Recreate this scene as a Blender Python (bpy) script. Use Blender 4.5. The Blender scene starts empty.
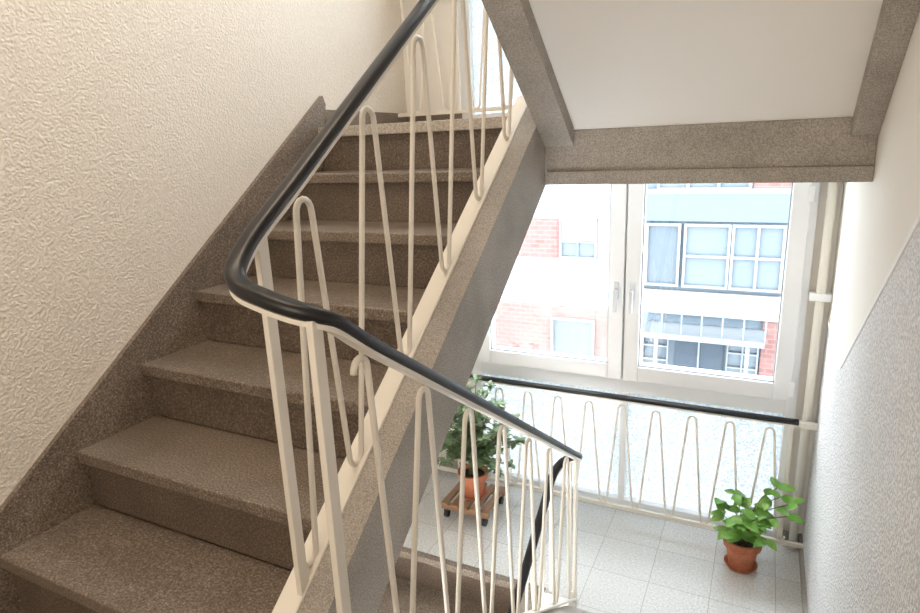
import bpy, math, random
from mathutils import Vector, Matrix
random.seed(7)
ZO=2.277
scene=bpy.context.scene
try:
    scene.view_settings.view_transform='Standard'
    scene.view_settings.look='None'
except Exception as ex: print(ex)
# ---------------------------------------------------------------- materials
def newmat(name):
    m=bpy.data.materials.new(name); m.use_nodes=True
    nt=m.node_tree; b=nt.nodes['Principled BSDF']
    return m,nt,b
def simple(name,col,rough=.5,metal=0,spec=.5):
    m,nt,b=newmat(name)
    b.inputs['Base Color'].default_value=(*col,1); b.inputs['Roughness'].default_value=rough
    b.inputs['Metallic'].default_value=metal; b.inputs['Specular IOR Level'].default_value=spec
    return m
def coords(nt):
    tc=nt.nodes.new('ShaderNodeTexCoord'); return tc.outputs['Object']
def noise(nt,scale,detail=3,rough=.5,co=None):
    n=nt.nodes.new('ShaderNodeTexNoise'); n.inputs['Scale'].default_value=scale
    n.inputs['Detail'].default_value=detail; n.inputs['Roughness'].default_value=rough
    nt.links.new(co or coords(nt),n.inputs['Vector']); return n.outputs['Fac']
def ramp(nt,src,stops):
    r=nt.nodes.new('ShaderNodeValToRGB'); e=r.color_ramp.elements
    while len(e)<len(stops): e.new(.5)
    for i,(p,c) in enumerate(stops):
        e[i].position=p; e[i].color=(*c,1)
    nt.links.new(src,r.inputs['Fac']); return r.outputs['Color']
def bump(nt,b,src,strength,dist):
    n=nt.nodes.new('ShaderNodeBump'); n.inputs['Strength'].default_value=strength
    n.inputs['Distance'].default_value=dist
    nt.links.new(src,n.inputs['Height']); nt.links.new(n.outputs['Normal'],b.inputs['Normal'])
def speckle(name,stops,scale,rough=.6,bs=.1,bd=.002,big=None):
    m,nt,b=newmat(name)
    f=noise(nt,scale,4,.65)
    c=ramp(nt,f,stops)
    if big:
        f2=noise(nt,big,3,.5)
        c2=ramp(nt,f2,[(.3,(.8,.8,.8)),(.7,(1.08,1.08,1.08))])
        mx=nt.nodes.new('ShaderNodeMixRGB'); mx.blend_type='MULTIPLY'; mx.inputs[0].default_value=1
        nt.links.new(c,mx.inputs[1]); nt.links.new(c2,mx.inputs[2]); c=mx.outputs[0]
    nt.links.new(c,b.inputs['Base Color']); b.inputs['Roughness'].default_value=rough
    bump(nt,b,f,bs,bd)
    return m
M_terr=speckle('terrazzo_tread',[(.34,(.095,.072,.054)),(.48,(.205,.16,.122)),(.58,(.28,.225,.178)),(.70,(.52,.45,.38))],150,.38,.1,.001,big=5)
M_terr_shade=speckle('terrazzo_shaded',[(.34,(.07,.05,.036)),(.48,(.14,.104,.077)),(.58,(.20,.153,.117)),(.70,(.35,.29,.235))],150,.5,.1,.001,big=5)  # darker copy of the tread terrazzo, riser shade put into the colour
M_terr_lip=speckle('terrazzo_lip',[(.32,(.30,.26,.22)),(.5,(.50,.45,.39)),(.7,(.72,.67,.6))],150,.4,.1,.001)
M_conc=speckle('concrete_grey_speckled',[(.35,(.25,.222,.19)),(.5,(.40,.36,.315)),(.65,(.54,.50,.45))],230,.7,.2,.0012,big=5)
M_plaster_w=simple('smooth_plaster_cream',(.89,.85,.79),.8)
M_soffit=simple('soffit_white',(.91,.89,.86),.85)
M_cream=simple('cream_paint_metal',(.87,.82,.73),.38)
M_black=simple('black_pvc_handrail',(.010,.010,.012),.38)
M_frame=simple('window_frame_white',(.92,.93,.94),.35)
M_seal=simple('window_seal',(.30,.32,.35),.6)
def bumpy(name,col,col2,scale,dist,strength=1.0,lo=.4,hi=.62,det=1.5):
    m,nt,b=newmat(name)
    co=coords(nt)
    f=noise(nt,scale,det,.45,co)
    r=ramp(nt,f,[(lo,(0,0,0)),(hi,(1,1,1))])
    c=ramp(nt,f,[(.38,col2),(.6,col)])
    nt.links.new(c,b.inputs['Base Color']); b.inputs['Roughness'].default_value=.6
    bump(nt,b,r,strength,dist)
    return m
M_wall=bumpy('textured_plaster_cream',(.87,.80,.71),(.83,.75,.65),125,.003,.75,.34,.68,.8)
M_wallr=bumpy('speckled_wallpaper',(.92,.91,.90),(.62,.62,.64),105,.004,.8)
def tiles():
    m,nt,b=newmat('floor_tiles_light')
    co=coords(nt)
    mp=nt.nodes.new('ShaderNodeMapping'); nt.links.new(co,mp.inputs['Vector']); mp.inputs['Location'].default_value=(.1,.12,0)
    br=nt.nodes.new('ShaderNodeTexBrick'); br.offset=0; br.squash=1
    br.inputs['Scale'].default_value=1; br.inputs['Brick Width'].default_value=.30; br.inputs['Row Height'].default_value=.30
    br.inputs['Mortar Size'].default_value=.0025; br.inputs['Mortar Smooth'].default_value=.4
    br.inputs['Color1'].default_value=(.72,.705,.68,1); br.inputs['Color2'].default_value=(.79,.775,.75,1)
    br.inputs['Mortar'].default_value=(.50,.48,.45,1)
    nt.links.new(mp.outputs[0],br.inputs['Vector'])
    f=noise(nt,90,3,.6,co); c2=ramp(nt,f,[(.3,(.72,.72,.72)),(.7,(1.1,1.1,1.1))])
    mx=nt.nodes.new('ShaderNodeMixRGB'); mx.blend_type='MULTIPLY'; mx.inputs[0].default_value=1
    nt.links.new(br.outputs['Color'],mx.inputs[1]); nt.links.new(c2,mx.inputs[2])
    nt.links.new(mx.outputs[0],b.inputs['Base Color']); b.inputs['Roughness'].default_value=.1
    b.inputs['Specular IOR Level'].default_value=.8
    return m
M_tile=tiles()
def glassmat():
    m=bpy.data.materials.new('window_glass'); m.use_nodes=True; nt=m.node_tree; nt.nodes.clear()
    o=nt.nodes.new('ShaderNodeOutputMaterial'); t=nt.nodes.new('ShaderNodeBsdfTransparent'); g=nt.nodes.new('ShaderNodeBsdfGlossy')
    t.inputs['Color'].default_value=(.94,.97,.98,1); g.inputs['Roughness'].default_value=.02
    mx=nt.nodes.new('ShaderNodeMixShader'); mx.inputs[0].default_value=.07
    nt.links.new(t.outputs[0],mx.inputs[1]); nt.links.new(g.outputs[0],mx.inputs[2]); nt.links.new(mx.outputs[0],o.inputs['Surface'])
    return m
M_glass=glassmat()
def frosted():
    m=bpy.data.materials.new('frosted_pattern_glass'); m.use_nodes=True; nt=m.node_tree; nt.nodes.clear()
    o=nt.nodes.new('ShaderNodeOutputMaterial'); t=nt.nodes.new('ShaderNodeBsdfTranslucent'); g=nt.nodes.new('ShaderNodeBsdfGlossy')
    co=coords(nt)
    f=noise(nt,120,2,.55,co); c=ramp(nt,f,[(.40,(.30,.335,.355)),(.5,(.42,.445,.455)),(.6,(.52,.53,.53))])
    nt.links.new(c,t.inputs['Color']); g.inputs['Roughness'].default_value=.25
    mx=nt.nodes.new('ShaderNodeMixShader'); mx.inputs[0].default_value=.05
    nt.links.new(t.outputs[0],mx.inputs[1]); nt.links.new(g.outputs[0],mx.inputs[2]); nt.links.new(mx.outputs[0],o.inputs['Surface'])
    return m
M_frost=frosted()
M_terra=speckle('terracotta',[(.35,(.42,.13,.06)),(.65,(.60,.21,.11))],25,.7,.1,.001)
M_soil=speckle('potting_soil',[(.35,(.02,.013,.008)),(.65,(.07,.045,.03))],80,.9,.5,.004)
M_wood=speckle('caddy_wood',[(.3,(.28,.16,.09)),(.7,(.45,.27,.16))],18,.6,.1,.001)
M_leafd=speckle('leaf_dull_green',[(.3,(.08,.14,.07)),(.5,(.17,.25,.12)),(.7,(.34,.42,.24))],14,.5,0,.001)
M_leafb=speckle('leaf_bright_green',[(.3,(.10,.26,.04)),(.5,(.18,.40,.06)),(.7,(.36,.56,.12))],9,.4,0,.001)
M_stem=simple('plant_stem',(.16,.17,.06),.6)
M_wheel=simple('castor_black',(.02,.02,.02),.4)
M_chrome=simple('handle_white',(.75,.77,.8),.25)
# exterior
K=.42
def ex(name,c,r=.85): return simple(name,tuple(x*K for x in c),r,0,.2)
M_fw=ex('facade_white_render',(.40,.42,.44))
M_fb=ex('facade_blue_grey',(.23,.29,.345))
M_fbd=ex('facade_blue_dark',(.18,.24,.30))
M_fg=ex('street_window_glass',(.18,.225,.265),.25)
M_fgd=ex('street_window_glass_dark',(.125,.16,.195),.25)
M_ffr=ex('street_window_frames',(.31,.34,.37))
M_fdk=ex('entrance_dark',(.085,.11,.14))
M_fgrey=ex('facade_grey',(.27,.30,.33))
def brickm():
    m,nt,b=newmat('red_brick')
    co=coords(nt)
    sep=nt.nodes.new('ShaderNodeSeparateXYZ'); cmb=nt.nodes.new('ShaderNodeCombineXYZ')
    nt.links.new(co,sep.inputs[0]); nt.links.new(sep.outputs['X'],cmb.inputs['X']); nt.links.new(sep.outputs['Z'],cmb.inputs['Y'])
    br=nt.nodes.new('ShaderNodeTexBrick'); br.inputs['Scale'].default_value=1
    br.inputs['Brick Width'].default_value=.26; br.inputs['Row Height'].default_value=.11; br.inputs['Mortar Size'].default_value=.012
    br.inputs['Color1'].default_value=(.26*K,.12*K,.11*K,1); br.inputs['Color2'].default_value=(.33*K,.17*K,.155*K,1); br.inputs['Mortar'].default_value=(.29*K,.22*K,.21*K,1)
    nt.links.new(cmb.outputs[0],br.inputs['Vector']); nt.links.new(br.outputs['Color'],b.inputs['Base Color'])
    b.inputs['Roughness'].default_value=.9; b.inputs['Specular IOR Level'].default_value=.2
    return m
M_brick=brickm()
# ---------------------------------------------------------------- mesh helpers
class MB:
    def __init__(s): s.v=[]; s.f=[]
    def add(s,vs,fs):
        o=len(s.v); s.v+= [tuple(v) for v in vs]; s.f+=[tuple(o+i for i in f) for f in fs]
    def box(s,x0,x1,y0,y1,z0,z1):
        vs=[(x,y,z) for x in (x0,x1) for y in (y0,y1) for z in (z0,z1)]
        s.add(vs,[(0,1,3,2),(4,6,7,5),(0,4,5,1),(2,3,7,6),(0,2,6,4),(1,5,7,3)])
    def prism(s,poly,x0,x1):
        n=len(poly); vs=[(x0,y,z) for y,z in poly]+[(x1,y,z) for y,z in poly]
        fs=[tuple(range(n)),tuple(range(2*n-1,n-1,-1))]+[(i,i+n,(i+1)%n+n,(i+1)%n) for i in range(n)]
        s.add(vs,fs)
    def sweep(s,pts,prof,ref,closed=False):
        pts=[Vector(p) for p in pts]; ref=Vector(ref); n=len(pts); m=len(prof); vs=[]
        for i,p in enumerate(pts):
            a=pts[max(i-1,0)]; b=pts[min(i+1,n-1)]
            if 0<i<n-1: t=((p-a).normalized()+(b-p).normalized())
            else: t=b-a
            t.normalize()
            sd=t.cross(ref); sd.normalize(); up=sd.cross(t); up.normalize()
            for (q,w) in prof: vs.append(p+sd*q+up*w)
        fs=[]
        for i in range(n-1):
            for j in range(m):
                k=(j+1)%m; fs.append((i*m+j,i*m+k,(i+1)*m+k,(i+1)*m+j))
        fs.append(tuple(range(m-1,-1,-1))); fs.append(tuple((n-1)*m+j for j in range(m)))
        s.add(vs,fs)
    def lathe(s,prof,cx,cy,seg=32):
        vs=[];fs=[]; n=len(prof)
        for i in range(seg):
            a=2*math.pi*i/seg
            for r,z in prof: vs.append((cx+r*math.cos(a),cy+r*math.sin(a),z))
        for i in range(seg):
            k=(i+1)%seg
            for j in range(n-1): fs.append((i*n+j,k*n+j,k*n+j+1,i*n+j+1))
        s.add(vs,fs)
    def obj(s,name,mat,parent=None,bevel=0,smooth=False):
        me=bpy.data.meshes.new(name); me.from_pydata([(x,y,z+ZO) for x,y,z in s.v],[],s.f)
        me.validate(); me.update()
        import bmesh
        bm=bmesh.new(); bm.from_mesh(me); bmesh.ops.recalc_face_normals(bm,faces=bm.faces); bm.to_mesh(me); bm.free()
        o=bpy.data.objects.new(name,me); scene.collection.objects.link(o)
        me.materials.append(mat)
        if smooth:
            for p in me.polygons: p.use_smooth=True
        if bevel:
            md=o.modifiers.new('bevel','BEVEL'); md.width=bevel; md.segments=2; md.limit_method='ANGLE'
        if parent: o.parent=parent
        return o
def empty(name):
    e=bpy.data.objects.new(name,None); scene.collection.objects.link(e); e.empty_display_size=.1; return e
def circ(r,n=8): return [(r*math.cos(2*math.pi*i/n),r*math.sin(2*math.pi*i/n)) for i in range(n)]
def rect(a,b): return [(-a/2,-b/2),(a/2,-b/2),(a/2,b/2),(-a/2,b/2)]
def oval(a,b,n=12): return [(a/2*math.copysign(abs(math.cos(t))**.7,math.cos(t)),b/2*math.copysign(abs(math.sin(t))**.7,math.sin(t))) for t in [2*math.pi*i/n for i in range(n)]]
# ---------------------------------------------------------------- geometry constants (metres, relative to eye)
XL=-2.1; XR=.332; XI=-1.012; XS=-.87; YT=2.615; D=3.534
G=.295; R=.218; ZT=.113; ZL=-2.277; ZC=-1.413
SL=R/G
def zn(y): return ZT-SL*(YT-y)
TOP=2.36
# ---------------- up flight
st=empty('staircase')
mb=MB(); mr=MB()
for k in range(1,7):
    y=YT-k*G; z=ZT-k*R
    mb.box(XL+.0,XI+.004,y-.012,y+G+.014,z-.045,z)
for k in range(0,7):
    y=YT-k*G; z=ZT-k*R
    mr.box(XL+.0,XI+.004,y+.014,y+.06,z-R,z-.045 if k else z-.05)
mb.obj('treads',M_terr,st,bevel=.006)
mr.obj('risers',M_terr_shade,st)
mb=MB()
ya=.9
mb.prism([(YT+.03,-.15),(YT+.03,-.22),(ya,zn(ya)-.36),(ya,zn(ya)-.27)],XL,XI)
mb.obj('flight_slab',M_conc,st)
ya=.845
XC=-.955
mb=MB()
mb.prism([(YT,zn(YT)+.0),(YT,-.184),(ya-.1,zn(ya-.1)-.245),(ya-.1,zn(ya-.1)+.0)],XI,XC)
mb.prism([(YT,zn(YT)+.0),(YT,-.184),(ya-.1,zn(ya-.1)-.245),(ya-.1,zn(ya-.1)+.0),(ya+.03,zn(ya+.03)+.038),(YT,zn(YT)+.038)],XC,XS)
mb.obj('side_stringer',M_conc,st)
mb=MB()
mb.prism([(YT+.05,zn(YT+.05)+.047),(YT+.05,zn(YT)+.0),(YT,zn(YT)+.0),(ya+.03,zn(ya+.03)+.0),(ya+.03,zn(ya+.03)+.047)],XI-.004,XC+.006)
mb.obj('stringer_cap',M_cream,st,bevel=.004)
mb=MB()
mb.prism([(YT+.07,zn(YT+.07)+.065),(YT+.0,zn(YT)-.2),(.2,zn(.2)-.25),(.2,zn(.2)+.12),(YT+.05,zn(YT+.05)+.12)],XL-.01,XL+.022)
mb.obj('wall_skirting',M_terr,st)
# ---------------- down flight (right)
s2=empty('staircase.001')
mb=MB(); mr=MB(); r2=(ZC-ZL)/4
for k in range(0,4):
    y=1.4+k*G; z=ZC-k*r2
    if k: mb.box(-.6,XR,y-G-.03,y+.012,z-.045,z)
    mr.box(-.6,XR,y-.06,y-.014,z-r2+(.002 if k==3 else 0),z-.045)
mb.obj('treads',M_terr,s2,bevel=.006); mr.obj('risers',M_terr_shade,s2)
mb=MB(); mb.prism([(1.12,ZC-.2),(1.12,ZC-.36),(2.1,ZL-.2),(2.26,ZL-.2),(2.26,ZL-.02)],-.6,XR); mb.obj('flight_slab',M_conc,s2)
mb=MB(); mb.prism([(.9,ZC+.0),(1.32,ZC+.02),(2.35,-2.13),(2.55,ZL+.0),(2.2,ZL-.2),(.9,ZC-.35)],-.74,-.6); mb.obj('side_stringer',M_conc,s2)
# ---------------- lower flight (going down under the up flight)
s3=empty('staircase.002')
mb=MB(); mr=MB()
for k in range(0,7):
    y=2.6-k*G; z=ZL-k*R
    if k: mb.box(XL,XI+.004,y-.012,y+G+.03,z-.045,z)
    else: mb.box(XL,XS-.01,y-.012,y+.03,z-.045,z+.001)
    mr.box(XL,XI+.004,y+.014,y+.06,z-R,z-.045)
mb.obj('treads',M_terr,s3,bevel=.006); mr.obj('risers',M_terr_shade,s3)
mb=MB(); mb.prism([(2.64,ZL-.25),(2.64,ZL-.36),(.8,ZL-.36-1.84*SL),(.8,ZL-.25-1.84*SL)],XL,XI); mb.obj('flight_slab',M_conc,s3)
mb=MB(); mb.prism([(2.6,ZL-.02),(2.6,ZL-.3),(.8,ZL-.3-1.8*SL),(.8,ZL-1.8*SL+.02)],XI,XS-.02); mb.obj('side_stringer',M_conc,s3)
# ---------------- flight above (right), soffit visible
s4=empty('staircase.003')
def zs(y): return .03+SL*(YT-y)
yb=-.35
mb=MB(); mb.prism([(YT+.02,zs(YT)),(YT+.02,zs(YT)+.06),(yb,zs(yb)+.12),(yb,zs(yb))],-.8,XR); mb.obj('soffit_slab',M_soffit,s4)
mb=MB(); 
for (a,b) in ((XS,-.745),(.25,XR)):
    mb.prism([(YT-.008,zs(YT)-.055),(YT-.008,zs(YT)+.12),(yb,zs(yb)+.30),(yb,zs(yb)-.055)],a,b)
mb.obj('side_stringer',M_conc,s4)
mb=MB(); mr=MB()
for k in range(1,9):
    y=YT-k*G; z=ZT+k*R
    mb.box(-.745,.25,y+.0,y+G+.02,z-.045,z); mr.box(-.745,.25,y+G-.03,y+G,z-R,z-.045)
mb.obj('treads',M_terr,s4); mr.obj('risers',M_terr_shade,s4)
# ---------------- upper landing
ul=empty('landing_upper')
mb=MB(); mb.box(XL,XR,YT+.04,D,-.06,ZT-.012); mb.obj('slab',M_soffit,ul)
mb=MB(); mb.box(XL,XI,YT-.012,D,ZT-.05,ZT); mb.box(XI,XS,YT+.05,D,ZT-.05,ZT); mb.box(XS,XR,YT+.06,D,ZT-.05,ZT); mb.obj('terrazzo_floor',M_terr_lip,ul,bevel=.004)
mb=MB(); mb.box(XS,XR,YT,YT+.2,-.128,zs(YT)+.01); mb.obj('edge_beam',M_conc,ul,bevel=.003)
mb=MB(); mb.box(XL,XI,YT+.06,YT+.2,-.184,ZT-.05);mb.box(XS,XR,YT-.012,YT+.2,-.184,-.128); mb.obj('beam_lower_edge',M_conc,ul,bevel=.003)
# ---------------- mid landing (camera stands here)
mb=MB(); mb.box(XL,XR,-1.5,.86,ZC-.2,ZC); mb.box(XS+.14,XR,.86,1.4,ZC-.2,ZC); mb.obj('floor_mid_landing',M_terr)
# ---------------- lower landing floor
mb=MB(); mb.box(XL,XR,2.63,D+.02,ZL-.2,ZL); mb.box(-.74,XR,2.27,2.63,ZL-.2,ZL); mb.box(XS-.01,-.74,2.59,2.63,ZL-.2,ZL); mb.obj('floor',M_tile)
# ---------------- walls
ZB=-4.2
mb=MB(); mb.box(XL-.25,XL,-1.75,D+.3,ZB,TOP); mb.obj('wall_left',M_wall)
mb=MB()
def dado(y): return -.94 if y>2.80 else -.94+.72*(2.80-y)
poly=[(-1.5,ZB),(D+.3,ZB),(D+.3,dado(3)),(2.80,dado(3)),(-1.5,dado(-1.5))]
mb.prism(poly,XR,XR+.25); mb.obj('wall_right_lower',M_wallr)
mb=MB()
mb.prism([(D+.3,-.94),(2.80,-.94),(-1.5,dado(-1.5)),(-1.5,TOP+.6),(D+.3,TOP+.6)],XR+.001,XR+.25); mb.obj('wall_right',M_plaster_w)
mb=MB(); mb.sweep([(XR,D,-.94),(XR,2.80,-.94),(XR,-1.5,dado(-1.5))],rect(.02,.008),(1,0,0)); mb.obj('trim_dado_line',simple('dado_line_cream',(.9,.88,.85),.5))
WX0=-1.70; WX1=.233
mb=MB()
mb.box(XL,WX0,D,D+.25,ZB,TOP); mb.box(WX1,XR,D,D+.25,ZB,TOP)
mb.box(WX0,WX1,D,D+.25,-.10,ZT); mb.box(WX0,WX1,D,D+.25,ZB,ZL); mb.box(WX0,WX1,D,D+.25,2.28,TOP)
mb.obj('wall_window',M_plaster_w)
mb=MB(); mb.box(XL,XR,-1.75,-1.5,ZB,TOP+.6); mb.obj('wall_back',M_plaster_w)
mb=MB(); mb.box(XL-.25,XR+.25,-1.75,D+.3,TOP,TOP+.2); mb.obj('ceiling',M_soffit)
mb=MB(); mb.box(XL+.0,WX0,D-.02,D,ZT,ZT+.09); mb.box(XL,XL+.02,YT+.06,D,ZT,ZT+.09); mb.obj('baseboard_upper',M_terr)
mb=MB(); mb.box(XL+.0,WX0,D-.02,D,ZL,ZL+.07); mb.box(XR-.015,XR,2.3,D,ZL,ZL+.07); mb.box(WX1,XR,D-.02,D,ZL,ZL+.07); mb.obj('baseboard_lower',M_conc)
# ---------------- windows
def window(name,dz):
    e=empty(name); A=MB(); S=MB(); GL=MB(); FR=MB(); SE=MB()
    z0=-1.42+dz; z1=-.10+dz; yf=D-.02; yb=D+.07
    zb=ZL+dz+.0
    for (a,b) in ((WX0,WX0+.07),(WX1-.05,WX1)): A.box(a,b,yf,yb,zb,z1)
    A.box(WX0+.07,WX1-.05,yf,yb,z1-.05,z1)
    A.box(WX0+.07,WX1-.05,yf,yb,z0-.07,z0+.03)
    A.box(WX0+.07,WX1-.05,yf,yb,zb,zb+.06)
    A.box(-.70,-.66,yf,yb,zb+.06,z0-.07)
    A.box(-.72,-.66,yf+.01,yb,z0+.03,z1-.05)
    A.obj('outer_frame',M_frame,e,bevel=.003)
    ys=yf-.03
    for (a,b) in ((-1.63,-.695),(-.685,.20)):
        t=.085; bz=z0+.02; tz=z1-.03
        S.box(a,a+t,ys,yb-.02,bz,tz); S.box(b-t,b,ys,yb-.02,bz,tz)
        S.box(a+t,b-t,ys,yb-.02,bz,bz+.095); S.box(a+t,b-t,ys,yb-.02,tz-.075,tz)
        SE.box(a+t-.001,a+t+.006,ys+.012,ys+.03,bz+.09,tz-.07); SE.box(b-t-.006,b-t+.001,ys+.012,ys+.03,bz+.09,tz-.07); SE.box(a+t,b-t,ys+.012,ys+.03,bz+.09,bz+.101)
        GL.box(a+t-.01,b-t+.01,ys+.04,ys+.043,bz+.09,tz-.07)
    S.obj('sashes',M_frame,e,bevel=.006); SE.obj('glazing_seals',M_seal,e); GL.obj('glass_panes',M_glass,e)
    for (a,b) in ((WX0+.07,-.70),(-.66,WX1-.05)): FR.box(a-.005,b+.005,D+.02,D+.024,zb+.055,z0-.065)
    FR.obj('frosted_panes',M_frost,e)
    H=MB()
    for x in (-.735,-.645):
        H.box(x-.013,x+.013,ys-.01,ys,-.90+dz,-.80+dz); H.box(x-.009,x+.009,ys-.045,ys-.01,-.86+dz,-.84+dz); H.box(x-.01,x+.01,ys-.05,ys-.034,-.97+dz,-.838+dz)
    H.obj('handles',M_chrome,e,bevel=.003)
    H=MB()
    for z in (-1.33,-.3): H.box(.185,.215,ys-.012,ys+.01,z+dz-.04,z+dz+.04)
    H.obj('hinges',M_frame,e,bevel=.004)
window('window_1',0); window('window_2',2.39)
# ---------------- zigzag
def zig(pts,r,axis,fixed):
    out=[]
    for (h,z,k) in pts:
        for i in range(9):
            t=math.pi*(1-i/8); out.append((h+r*math.cos(t), z+k*r*(math.sin(t)-1)*1.15))
    if axis=='y': return [(fixed,h,z) for h,z in out]
    return [(h,fixed,z) for h,z in out]
def winrail(name,dz):
    e=empty(name); yr=3.40
    m=MB(); m.sweep([(XL+.01,yr,-1.475+dz),(.245,yr,-1.475+dz)],oval(.045,.026),(0,0,1)); m.obj('handrail',M_black,e,smooth=True)
    m=MB(); m.sweep([(XL+.01,yr,-1.493+dz),(.245,yr,-1.493+dz)],rect(.026,.01),(0,0,1)); m.sweep([(XL+.01,yr,-2.20+dz),(XR,yr,-2.20+dz)],rect(.02,.022),(0,0,1))
    pts=[]; x=XL+.06; i=0; 
    while x<.26:
        pts.append((x,-1.53+dz if i%2==0 else -2.19+dz,1 if i%2==0 else -1)); x+=.098 ; i+=1
    m.sweep(zig(pts,.022,'x',yr),circ(.0065),(0,1,0))
    for x in (.215,-1.66): m.box(x-.01,x+.01,yr-.006,yr+.006,-2.20+dz,-1.49+dz)
    m.box(.2,XR,yr-.015,yr+.015,-1.50+dz,-1.47+dz)
    m.obj('balusters',M_cream,e,smooth=False)
winrail('window_railing',0); winrail('window_railing.001',2.39)
e=empty('heating_pipe')
m=MB(); m.sweep([(.285,3.47,ZL),(.285,3.47,-.06)],circ(.022,14),(0,1,0)); m.obj('pipe',M_cream,e,smooth=True)
m=MB(); m.box(.235,.331,3.44,3.50,-.83,-.79); m.obj('bracket',M_frame,e,bevel=.003)
# ---------------- main stair railing
rl=empty('stair_railing')
XU=-.95; XD=-.72; XW=-.85
def zr(y): return -.185+.72*(y-.92)
def zd(y): return -.305-.665*(y-.87)
def smoothpath(P,n=5):
    P=[Vector(p) for p in P]; out=[]
    Q=[2*P[0]-P[1]]+P+[2*P[-1]-P[-2]]
    for i in range(1,len(Q)-2):
        for j in range(n):
            t=j/n; a,b,c,d=Q[i-1],Q[i],Q[i+1],Q[i+2]
            out.append(.5*((2*b)+(c-a)*t+(2*a-5*b+4*c-d)*t*t+(3*b-a-3*c+d)*t**3))
    out.append(P[-1]); return out
turn1=smoothpath([(XU,1.25,zr(1.25)),(XU,1.08,zr(1.08)),(XU,.965,zr(.965)+.003),(-.944,.905,-.193),(-.925,.862,-.225),(-.885,.838,-.247),(-.82,.832,-.264),(-.765,.838,-.279),(-.733,.858,-.293),(XD-.001,.90,-.318),(XD,1.0,zd(1.0)),(XD,1.2,zd(1.2))])
turn2=smoothpath([(XD,2.3,zd(2.3)),(XD,2.58,zd(2.58)),(XD-.005,2.66,-1.495),(-.745,2.71,-1.53),(-.785,2.73,-1.55),(-.825,2.71,-1.575),(XW,2.64,-1.62),(XW,2.5,-1.71),(XW,2.2,-1.905)])
path=[Vector((XU,2.75,zr(2.75)))]+turn1+turn2+[Vector((XW,.8,-1.905-.62*1.4))]
m=MB(); m.sweep(path,oval(.042,.030,14),(0,0,1)); m.obj('handrail',M_black,rl,smooth=True)
m=MB(); m.sweep([p-Vector((0,0,.020)) for p in path],rect(.03,.010),(0,0,1)); m.obj('handrail_flat_bar',M_cream,rl)
m=MB()
zst=lambda y: zn(y)+.05
pts=[(1.02,zst(1.02)+.0,-1)]
for i in range(6):
    y=1.135+.293*i; pts.append((y,zr(y)-.078,1)); y+=.11; pts.append((y,zst(y)+.0,-1))
m.sweep(zig(pts,.027,'y',XU-.02),circ(.0078),(1,0,0))
pts=[]
for i in range(16):
    y=.965+.1225*i*1.0; 
    if y>2.57: break
    if i%2==0: pts.append((y,zd(y)-.045,1))
    else: pts.append((y-.03,zd(y)-.79,-1))
m.sweep(zig(pts,.024,'y',XD),circ(.0075),(1,0,0))
pts=[]
for i in range(14):
    y=2.55-.13*i; zz=-1.905-.62*(2.2-y)
    pts.append((y,zz-.05,1) if i%2==0 else (y,zz-.79,-1))
m.sweep(zig(pts[::-1],.024,'y',XW),circ(.0075),(1,0,0))
m.obj('balusters',M_cream,rl,smooth=True)
m=MB()
def post(x,y,z0,z1,w=.03,d=.016): m.box(x-d/2,x+d/2,y-w/2,y+w/2,z0,z1)
post(XU-.01,.975,zn(.975)-.06,zr(.975)-.02)
post(XD-.01,.85,ZC,-.30)
post(XD,2.60,ZL,zd(2.6)-.02); post(XW,2.62,ZL-.0,-1.65); post(-.785,2.725,ZL,-1.57,.018,.018)
post(XU,2.64,ZT,zr(2.64)-.02)
m.sweep([(XD,.87,zd(.87)-.81),(XD,2.6,zd(2.6)-.81)],rect(.028,.012),(0,0,1))
m.sweep([(XW,2.6,-1.905+.62*.4-.81),(XW,1.0,-1.905-.62*1.2-.81)],rect(.028,.012),(0,0,1))
m.obj('posts',M_cream,rl,bevel=.002)
# ---------------- plants
def leaf(mb,base,d,up,L,W,curl=.25):
    base=Vector(base); d=Vector(d).normalized(); s=d.cross(Vector(up)); 
    if s.length<1e-3: s=d.cross(Vector((1,0,0)))
    s.normalize(); n=s.cross(d).normalized()
    N=6; vs=[];fs=[]
    for i in range(N+1):
        t=i/N; w=W*.5*math.sin(math.pi*min(1,t**.8))**.8 if 0<t<1 else .0008
        c=base+d*(L*t)-n*(curl*L*t*t)
        vs+= [c-s*w+n*w*.25, c, c+s*w+n*w*.25]
    for i in range(N):
        a=i*3
        fs+=[(a,a+1,a+4,a+3),(a+1,a+2,a+5,a+4)]
    mb.add(vs,fs)
def pot(e,cx,cy,z0,h,rb,rt):
    m=MB(); m.lathe([(0,z0),(rb,z0),(rb+(rt-rb)*.75,z0+h*.74),(rt+.008,z0+h*.75),(rt+.012,z0+h),(rt-.004,z0+h),(rt-.012,z0+h*.86),(0,z0+h*.86)],cx,cy)
    m.obj('pot',M_terra,e,smooth=False,bevel=0)
    m=MB(); m.lathe([(0,z0+h*.9),(rt-.013,z0+h*.87)],cx,cy); m.obj('soil',M_soil,e)
e=empty('potted_leafy_plant')
cx,cy=.03,3.21
m=MB(); m.lathe([(0,ZL),(.07,ZL),(.085,ZL+.022),(.079,ZL+.022),(.065,ZL+.008),(0,ZL+.008)],cx,cy); m.obj('saucer',M_terra,e)
pot(e,cx,cy,ZL+.009,.165,.062,.088)
lv=MB(); sm=MB()
zt0=ZL+.15
rnd=random.Random(3)
stems=[(-.10,.0,.13),(-.05,-.07,.16),(.0,.05,.22),(.06,-.05,.16),(.10,.0,.22),(.16,.02,.30),(.19,-.06,.24),(.04,.08,.13),(-.08,-.05,.07),(.11,-.09,.10),(.14,.05,.33),(.22,-.02,.30),(-.02,-.1,.1),(-.12,.04,.2),(-.06,.02,.26),(.05,-.08,.2),(0,-.08,.17)]
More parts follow.
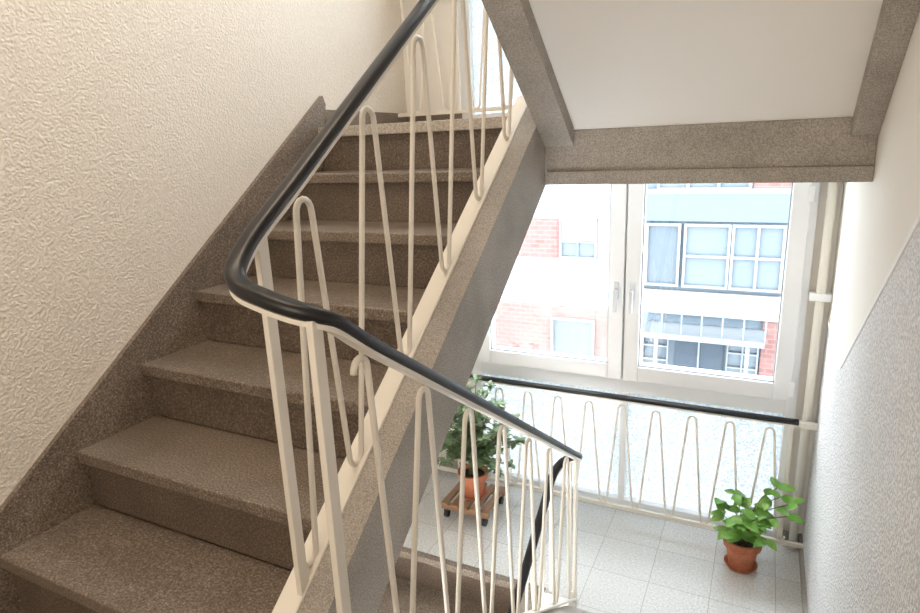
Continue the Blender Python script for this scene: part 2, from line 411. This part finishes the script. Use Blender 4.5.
for (dx,dy,dz) in stems:
    b=Vector((cx+rnd.uniform(-.02,.02),cy+rnd.uniform(-.02,.02),zt0)); t=Vector((cx+dx,cy+dy,zt0+dz)); mid=(b+t)/2+Vector((-dx*.2,0,dz*.15))
    P=smoothpath([b,mid,t],4); sm.sweep(P,circ(.003,6),(.3,.9,.1))
    for f,p in ((.55,P[4]),(.8,P[6]),(1,P[-1]),(1,P[-1]),(1,P[-1])):
        a=rnd.uniform(0,2*math.pi)
        dd=Vector((math.cos(a)+dx*4,math.sin(a)*.8+dy*3-.2,rnd.uniform(-.1,.5)))
        L=rnd.uniform(.06,.09)
        q=p+dd.normalized()*L
        if q.x>.31: dd.x=-abs(dd.x)*.2
        leaf(lv,p,dd,(0,-.3,1),L,L*.66,.3)
lv.obj('leaves',M_leafb,e,smooth=True); sm.obj('stems',M_stem,e)
e=empty('plant_caddy')
cx,cy=-1.53,3.13; a=.16
m=MB()
for i in range(5):
    x=cx-a+.004+i*(2*a-.05)/4; m.box(x,x+.045,cy-a,cy+a,ZL+.095,ZL+.112)
m.box(cx-a,cx+a,cy-a+.01,cy-a+.045,ZL+.062,ZL+.095); m.box(cx-a,cx+a,cy+a-.045,cy+a-.01,ZL+.062,ZL+.095)
m.obj('slats',M_wood,e,bevel=.003)
m=MB()
for sx in (-1,1):
    for sy in (-1,1):
        x=cx+sx*(a-.03); y=cy+sy*(a-.03)
        m.sweep([(x-.012,y,ZL+.024),(x+.012,y,ZL+.024)],circ(.024,14),(0,0,1)); m.box(x-.016,x+.016,y-.01,y+.01,ZL+.04,ZL+.062)
m.obj('castors',M_wheel,e)
e=empty('potted_ficus')
z0=ZL+.113
m=MB(); m.lathe([(0,z0),(.075,z0),(.09,z0+.018),(.084,z0+.018),(.07,z0+.006),(0,z0+.006)],cx,cy); m.obj('saucer',M_terra,e)
pot(e,cx,cy,z0+.007,.16,.06,.086)
lv=MB(); sm=MB(); rnd=random.Random(11); zt0=z0+.15
for i in range(78):
    a=rnd.uniform(0,2*math.pi); r=.29*math.sqrt(rnd.uniform(.03,1)); h=.06+rnd.uniform(.08,.58)*math.sqrt(max(.1,1-(r/.32)**2))
    tx=cx+.04+r*math.cos(a); ty=min(cy+r*math.sin(a)*.8,3.33)
    t=Vector((tx,ty,zt0+h)); b=Vector((cx+rnd.uniform(-.02,.02),cy+rnd.uniform(-.02,.02),zt0-.01))
    mid=b.lerp(t,.5)+Vector((-.25*r*math.cos(a),-.25*r*math.sin(a),.04))
    P=smoothpath([b,mid,t],6); sm.sweep(P,circ(.0032,6),(.3,.9,.1))
    for p in P[5:]+[P[-1]]*4:
        for q in range(2):
            an=rnd.uniform(0,2*math.pi); dd=Vector((math.cos(an),math.sin(an),rnd.uniform(-.3,.8)))
            L=rnd.uniform(.035,.06); leaf(lv,p,dd,(0,0,1),L,L*.55,.2)
lv.obj('leaves',M_leafd,e,smooth=True); sm.obj('stems',M_stem,e)
# ---------------- exterior
YF=14
def fwin(A,Gm,x0,x1,z0,z1,cols,rows,y=YF,fr=.06):
    Gm.box(x0,x1,y+.02,y+.1,z0,z1)
    for i in range(cols+1):
        x=x0+(x1-x0)*i/cols; A.box(x-fr/2,x+fr/2,y-.06,y+.03,z0,z1)
    for j in range(rows+1):
        z=z0+(z1-z0)*j/rows if j not in (0,rows) else (z0 if j==0 else z1)
        A.box(x0-fr/2,x1+fr/2,y-.065,y+.03,z-fr/2,z+fr/2)
e=empty('apartment_building')
m=MB(); m.box(-14,-2.7,YF+.02,YF+5,-9,5); m.obj('facade',M_fw,e)
B=MB(); F=MB(); Gm=MB(); Gd=MB()
B.box(-5.55,-4.31,YF-.01,YF+.04,-2.72,-1.78); B.box(-8,-3.15,YF-.01,YF+.04,-5.5,-3.9); B.box(-8.5,-7.2,YF-.01,YF+.04,-2.72,-1.78)
fwin(F,Gm,-4.28,-3.44,-2.68,-1.78,1,1,YF-.03,.05); fwin(F,Gd,-4.48,-3.46,-5.24,-4.2,1,1,YF-.06,.05)
F.box(-4.28,-3.44,YF-.08,YF-.02,-2.32,-2.29); F.box(-3.88,-3.85,YF-.08,YF-.02,-2.68,-2.3)
fwin(F,Gm,-7.1,-6.2,-2.68,-1.78,2,1,YF-.03); fwin(F,Gm,-4.28,-3.44,.1,1.2,2,1,YF-.03)
B.obj('brick_panels',M_brick,e); F.obj('window_frames',M_ffr,e); Gm.obj('window_glass',M_fg,e); Gd.obj('window_glass_dark',M_fgd,e)
m=MB(); m.box(-4.25,-3.47,YF-.07,YF-.03,-2.28,-1.8); m.obj('roller_shutter',M_fgrey,e)
e=empty('apartment_building.001')
m=MB(); m.box(-2.7,12,YF+.05,YF+5,-9,3); m.obj('facade',M_fb,e)
m=MB(); m.box(-2.5,9,YF-.05,YF+.1,-1.78,-1.2); m.box(-2.7,-2.45,YF-.08,YF+.1,-9,3); m.obj('blue_bands',M_fbd,e)
m=MB(); m.box(-2.45,9,YF-.10,YF+.1,-3.85,-3.32); m.box(-2.45,9,YF-.06,YF+.1,-1.2,-1.1); m.obj('pale_band',M_fw,e)
F=MB(); Gm=MB(); Gd=MB()
fwin(F,Gd,-2.3,-1.62,-3.2,-1.86,1,1,YF-.03,.055); fwin(F,Gm,-1.5,-.62,-3.2,-1.86,1,2,YF-.03,.055); fwin(F,Gm,-.55,.4,-3.2,-1.86,2,2,YF-.03,.055)
fwin(F,Gm,.6,3.2,-3.2,-1.86,4,2,YF-.03,.06)
fwin(F,Gm,-2.1,-.3,-1.1,.3,3,2,YF-.03,.06); fwin(F,Gm,.5,3,-1.1,.3,3,2,YF-.03,.06)
fwin(F,Gd,-2.3,-1.75,-5.3,-4.3,2,3,YF-.03,.035); fwin(F,Gm,-.5,.1,-5.3,-4.3,2,3,YF-.03,.035)
F.obj('window_frames',M_ffr,e); Gm.obj('window_glass',M_fg,e); Gd.obj('window_glass_dark',M_fgd,e)
m=MB(); m.box(-2.2,.2,YF-.9,YF+.1,-4.2,-4.08)
for x in (-1.9,-.1): m.box(x-.04,x+.04,YF-.85,YF-.77,-9,-4.2)
for i in range(7): m.box(-2.2+.4*i-.015,-2.2+.4*i+.015,YF-.85,YF-.82,-4.08,-3.6)
m.box(-2.2,.2,YF-.86,YF-.81,-3.62,-3.58)
m.obj('canopy',M_fgrey,e)
m=MB(); m.box(-1.6,-.58,YF-.02,YF+.1,-6.8,-4.3); m.obj('entrance_door',M_fdk,e)
m=MB(); m.box(-1.62,-.56,YF-.06,YF-.02,-4.36,-4.28); m.box(-1.11,-1.07,YF-.06,YF-.02,-6.8,-4.36); m.box(-1.6,-.58,YF-.06,YF-.02,-5.3,-5.24); m.obj('entrance_frame',M_ffr,e)
m=MB(); m.box(.15,4,YF-.03,YF+.1,-6.5,-3.85); m.box(-.25,.5,YF-.03,YF+.1,-1.15,-.6); m.obj('brick_panels',M_brick,e)
m=MB(); m.box(-30,30,D+1,40,-9.2,-9); m.obj('street',simple('street_paving',(.55,.55,.54),.9))
# ---------------- lights
w=bpy.data.worlds.new('World'); scene.world=w; w.use_nodes=True
bg=w.node_tree.nodes['Background']; bg.inputs['Color'].default_value=(.93,.96,1.0,1); bg.inputs['Strength'].default_value=16
def area(name,loc,target,sx,sy,power,col,portal=False):
    l=bpy.data.lights.new(name,'AREA'); l.shape='RECTANGLE'; l.size=sx; l.size_y=sy; l.energy=power; l.color=col
    o=bpy.data.objects.new(name,l); scene.collection.objects.link(o); o.location=(loc[0],loc[1],loc[2]+ZO)
    d=Vector(target)-Vector(loc); o.rotation_euler=d.to_track_quat('-Z','Y').to_euler()
    if portal: l.cycles.is_portal=True
    return o
area('window_portal',(-.73,D+.12,-1.2),(-.73,0,-1.2),1.95,2.2,1,(1,1,1),True)
area('window_portal.001',(-.73,D+.12,1.2),(-.73,0,1.2),1.95,2.2,1,(1,1,1),True)
area('landing_ceiling_lamp',(-1.2,1.1,2.3),(-1.35,1.3,-1),.8,.8,26,(1,.84,.66))
area('landing_fill_light',(-.6,-1.45,.2),(-.45,1.5,0.35),1.2,.8,25,(1,.86,.70))  # unseen fill light, added to brighten soffit, beams and walls
# ---------------- camera
f,phi,th,roll=612.76,.258,.466,.041
h=Vector((-math.sin(th),math.cos(th),0)); Rv=Vector((math.cos(th),math.sin(th),0)); z=Vector((0,0,1))
F=h*math.cos(phi)-z*math.sin(phi); Uv=h*math.sin(phi)+z*math.cos(phi)
Rp=Rv*math.cos(roll)-Uv*math.sin(roll); Up=Rv*math.sin(roll)+Uv*math.cos(roll)
cam=bpy.data.cameras.new('Camera'); co=bpy.data.objects.new('Camera',cam); scene.collection.objects.link(co)
M=Matrix(((Rp.x,Up.x,-F.x,0),(Rp.y,Up.y,-F.y,0),(Rp.z,Up.z,-F.z,ZO),(0,0,0,1)))
co.matrix_world=M; cam.sensor_width=36; cam.lens=f/920*36; cam.clip_start=.02
scene.camera=co
